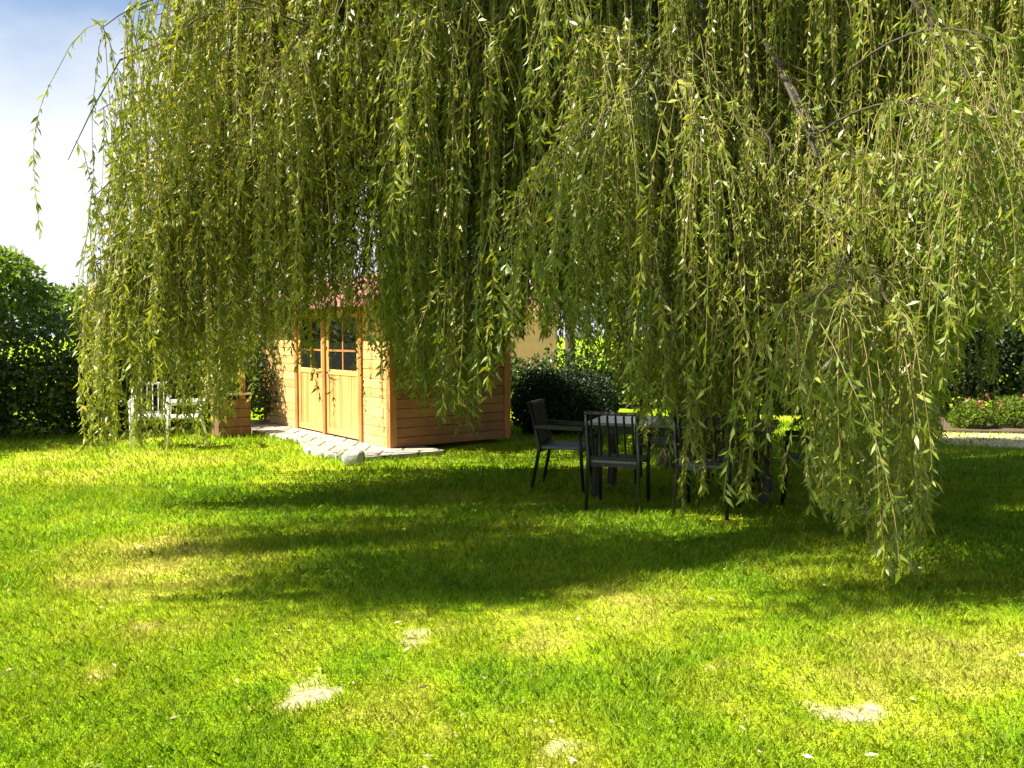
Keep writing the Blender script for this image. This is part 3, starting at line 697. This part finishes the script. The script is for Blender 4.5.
# rounded dark bush
c = gr(560, 437)
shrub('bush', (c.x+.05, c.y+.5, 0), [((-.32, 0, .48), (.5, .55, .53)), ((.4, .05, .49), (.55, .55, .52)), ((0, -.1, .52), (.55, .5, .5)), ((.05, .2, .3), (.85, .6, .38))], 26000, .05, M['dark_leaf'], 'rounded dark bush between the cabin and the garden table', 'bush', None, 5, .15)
# flower clumps by the path
def flower_clump(loc, n, h, mat, label, seed):
    rs = random.Random(seed); e = empty('flowering_plant', loc, 0, label, 'plant', 'flower clumps in the bed')
    foliage('foliage', [((0, 0, h*.45), (h*.75, h*.6, h*.5))], 2600, .07, M['tree'], e, .4, .4, .35)
    pts = np.array([(rs.uniform(-.7, .7)*h, rs.uniform(-.55, .55)*h, h*rs.uniform(.6, 1.1)) for _ in range(n)])
    base = np.repeat(pts, 7, 0)+rng.normal(size=(n*7, 3))*.008
    v, f = leaf_quads(base, unit(rng.normal(size=(n*7, 3))+np.array([0, 0, .4])), np.full(n*7, .055), np.full(n*7, .045))
    np_obj('blossom', v, [f], [mat], e)
for q, (x_, y_, h, mat, lab) in enumerate([(7.75, 14.35, .42, 'petal', 'red flowering clump at the left end of the bed'), (8.5, 14.5, .5, 'petal', 'taller rust red flowering clump near the right edge of the bed'),
        (7.0, 14.7, .34, 'pale_petal', 'low pale yellow flowering clump beside the path corner')]):
    flower_clump((x_, y_, .04), 14, h, M[mat], lab, q)

# far house
hx, hy = -.9, 34.0
house = empty('house', (hx, hy, 0), R(8), 'pale pink rendered house far behind the low hedge', 'house')
MB().box((0, 2.5, 1.35), (5.5, 5, 2.7)).build('wall', M['render'], house)
mb = MB(); mb.v += [Vector(q) for q in ((-3, -.3, 2.62), (3, -.3, 2.62), (3, 5.3, 2.62), (-3, 5.3, 2.62), (-3, 2.5, 3.9), (3, 2.5, 3.9))]
mb.f += [(0, 1, 5, 4), (2, 3, 4, 5), (0, 4, 3), (1, 2, 5), (0, 3, 2, 1)]; rf = mb.build('roof', M['roof_tile'], house)
for wx in (-1.7, -.1):
    wd = MB().box((wx, -.03, 1.5), (1.0, .08, 1.1), None, .01).build('window', M['white_plastic'], house)
    MB().box((wx, -.055, 1.5), (.84, .05, .94)).build('pane', M['glass'], wd)

# ================================================================== GARDEN TABLE AND CHAIRS
ta = R(-20); tcx, tcy = 1.72, 8.5
TL = 1.8
table = empty('garden_table', (tcx, tcy, 0), ta, 'dark garden table with top tinted grey blue like reflected sky, under the willow', 'table')
mb = MB()
for k in range(7): mb.box((0, -.40+k*.133, .735), (TL, .127, .03), None, .005)
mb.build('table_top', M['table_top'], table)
mb = MB(); mb.box((0, -.36, .675), (TL-.19, .03, .08)).box((0, .36, .675), (TL-.19, .03, .08)).box((-TL/2+.105, 0, .675), (.03, .69, .079)).box((TL/2-.105, 0, .675), (.03, .69, .079)); mb.build('apron', M['dark_wood'], table)
for x_ in (-TL/2+.12, TL/2-.12):
    for y_ in (-.34, .34): MB().bar((x_, y_, .718), (x_*1.04, y_*1.05, -.0), .075, .075, .008).build('leg', M['dark_wood'], table)

def make_chair(name, mats, label, cat, group, slat=.052):
    e = empty(name, (0, 0, 0), 0, label, cat, group); fm, sm, bm_ = mats
    # faces +x; seat 0.46 high
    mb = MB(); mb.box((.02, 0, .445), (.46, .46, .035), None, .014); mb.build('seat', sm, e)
    mb = MB()
    for k in range(6):
        y_ = -.19+k*.076
        mb.bar((-.215, y_, .50), (-.315, y_, .88), .012, slat, .004)
    mb.bar((-.205, -.22, .48), (-.205, .22, .48), .035, .03, .006); mb.bar((-.322, -.24, .90), (-.322, .24, .90), .07, .03, .01)
    mb.build('backrest', bm_, e)
    for sy in (-1, 1):
        MB().tube([(.25, sy*.235, 0), (.22, sy*.235, .43), (.21, sy*.24, .64)], [.017, .02, .018], 8).build('leg', fm, e, True)
        MB().tube([(-.30, sy*.235, 0), (-.215, sy*.235, .44), (-.325, sy*.235, .915)], [.017, .022, .017], 8).build('leg', fm, e, True)
        mb = MB(); mb.bar((.25, sy*.25, .65), (-.26, sy*.25, .66), .028, .05, .008); mb.build('armrest', fm, e)
    for x_ in (.21, -.20): MB().bar((x_, -.225, .415), (x_, .225, .415), .03, .03).build('seat_rail', fm, e)
    return e
dk = (M['dark_frame'], M['seat_sheen'], M['dark_wood'])
def tpos(lx, ly): return Vector((tcx+lx*math.cos(ta)-ly*math.sin(ta), tcy+lx*math.sin(ta)+ly*math.cos(ta), 0))
proto = make_chair('garden_chair', dk, 'black garden chair at the left end of the table, pale seat showing', 'chair', 'black chairs around the garden table')
spots = [(-1.24, .02, 0.05, None), (-.48, -.78, math.pi/2, 'black garden chair on the lawn side of the table, nearest its left end'),
         (.34, -.74, math.pi/2-.1, 'black garden chair on the lawn side, half hidden by hanging willow strands'), (1.22, -.10, math.pi, 'black garden chair at the right end of the table'),
         (-.36, .72, -math.pi/2+.1, 'black garden chair behind the table, nearest the dark bush'), (.42, .74, -math.pi/2, 'black garden chair behind the table, nearest the willow trunk')]
for k, (lx, ly, rz, lab) in enumerate(spots):
    o = proto if k == 0 else copy_tree(proto)
    o.location = tpos(lx, ly); o.rotation_euler[2] = ta+rz
    if lab: o['label'] = lab

# white garden chairs by the hedge
wh = (M['white_plastic'],)*3
w1 = make_chair('garden_chair', wh, 'white plastic garden chair by the hedge, nearest the planter', 'chair', 'white chairs by the hedge', .071)
q = gr(178, 450); w1.location = (q.x, q.y+.3, 0); w1.rotation_euler[2] = R(200)
w2 = copy_tree(w1); q = gr(138, 450); w2.location = (q.x, q.y+.4, 0); w2.rotation_euler[2] = R(-70); w2['label'] = 'white plastic garden chair by the hedge, farthest from the cabin'
# brown planter and post beside the cabin
q = gr(226, 437)
pl = empty('planter', (q.x, q.y+.25, 0), R(35), 'brown boarded wooden planter with pale rim left of the cabin', 'planter')
mb = MB()
for k in range(4): mb.box((0, 0, .08+k*.145), (.52, .42, .138), None, .006)
mb.build('box', M['brown_wood'], pl)
MB().box((0, -.215, .675), (.58, .06, .03), None, .006).box((0, .215, .675), (.58, .06, .03), None, .006).box((-.26, 0, .674), (.06, .37, .03), None, .006).box((.26, 0, .674), (.06, .37, .03), None, .006).build('rim', M['pale_wood'], pl)
foliage('foliage', [((0, 0, .72), (.24, .18, .14))], 900, .06, M['hedge'], pl)
q = gr(241, 436)
po = MB().box((0, 0, .53), (.09, .09, 1.1), None, .012).build('wooden_post', M['pine_post']); po.location = (q.x, q.y+.1, 0); po.rotation_euler[2] = R(20)
tag(po, 'reddish brown wooden post standing left of the cabin front', 'post')
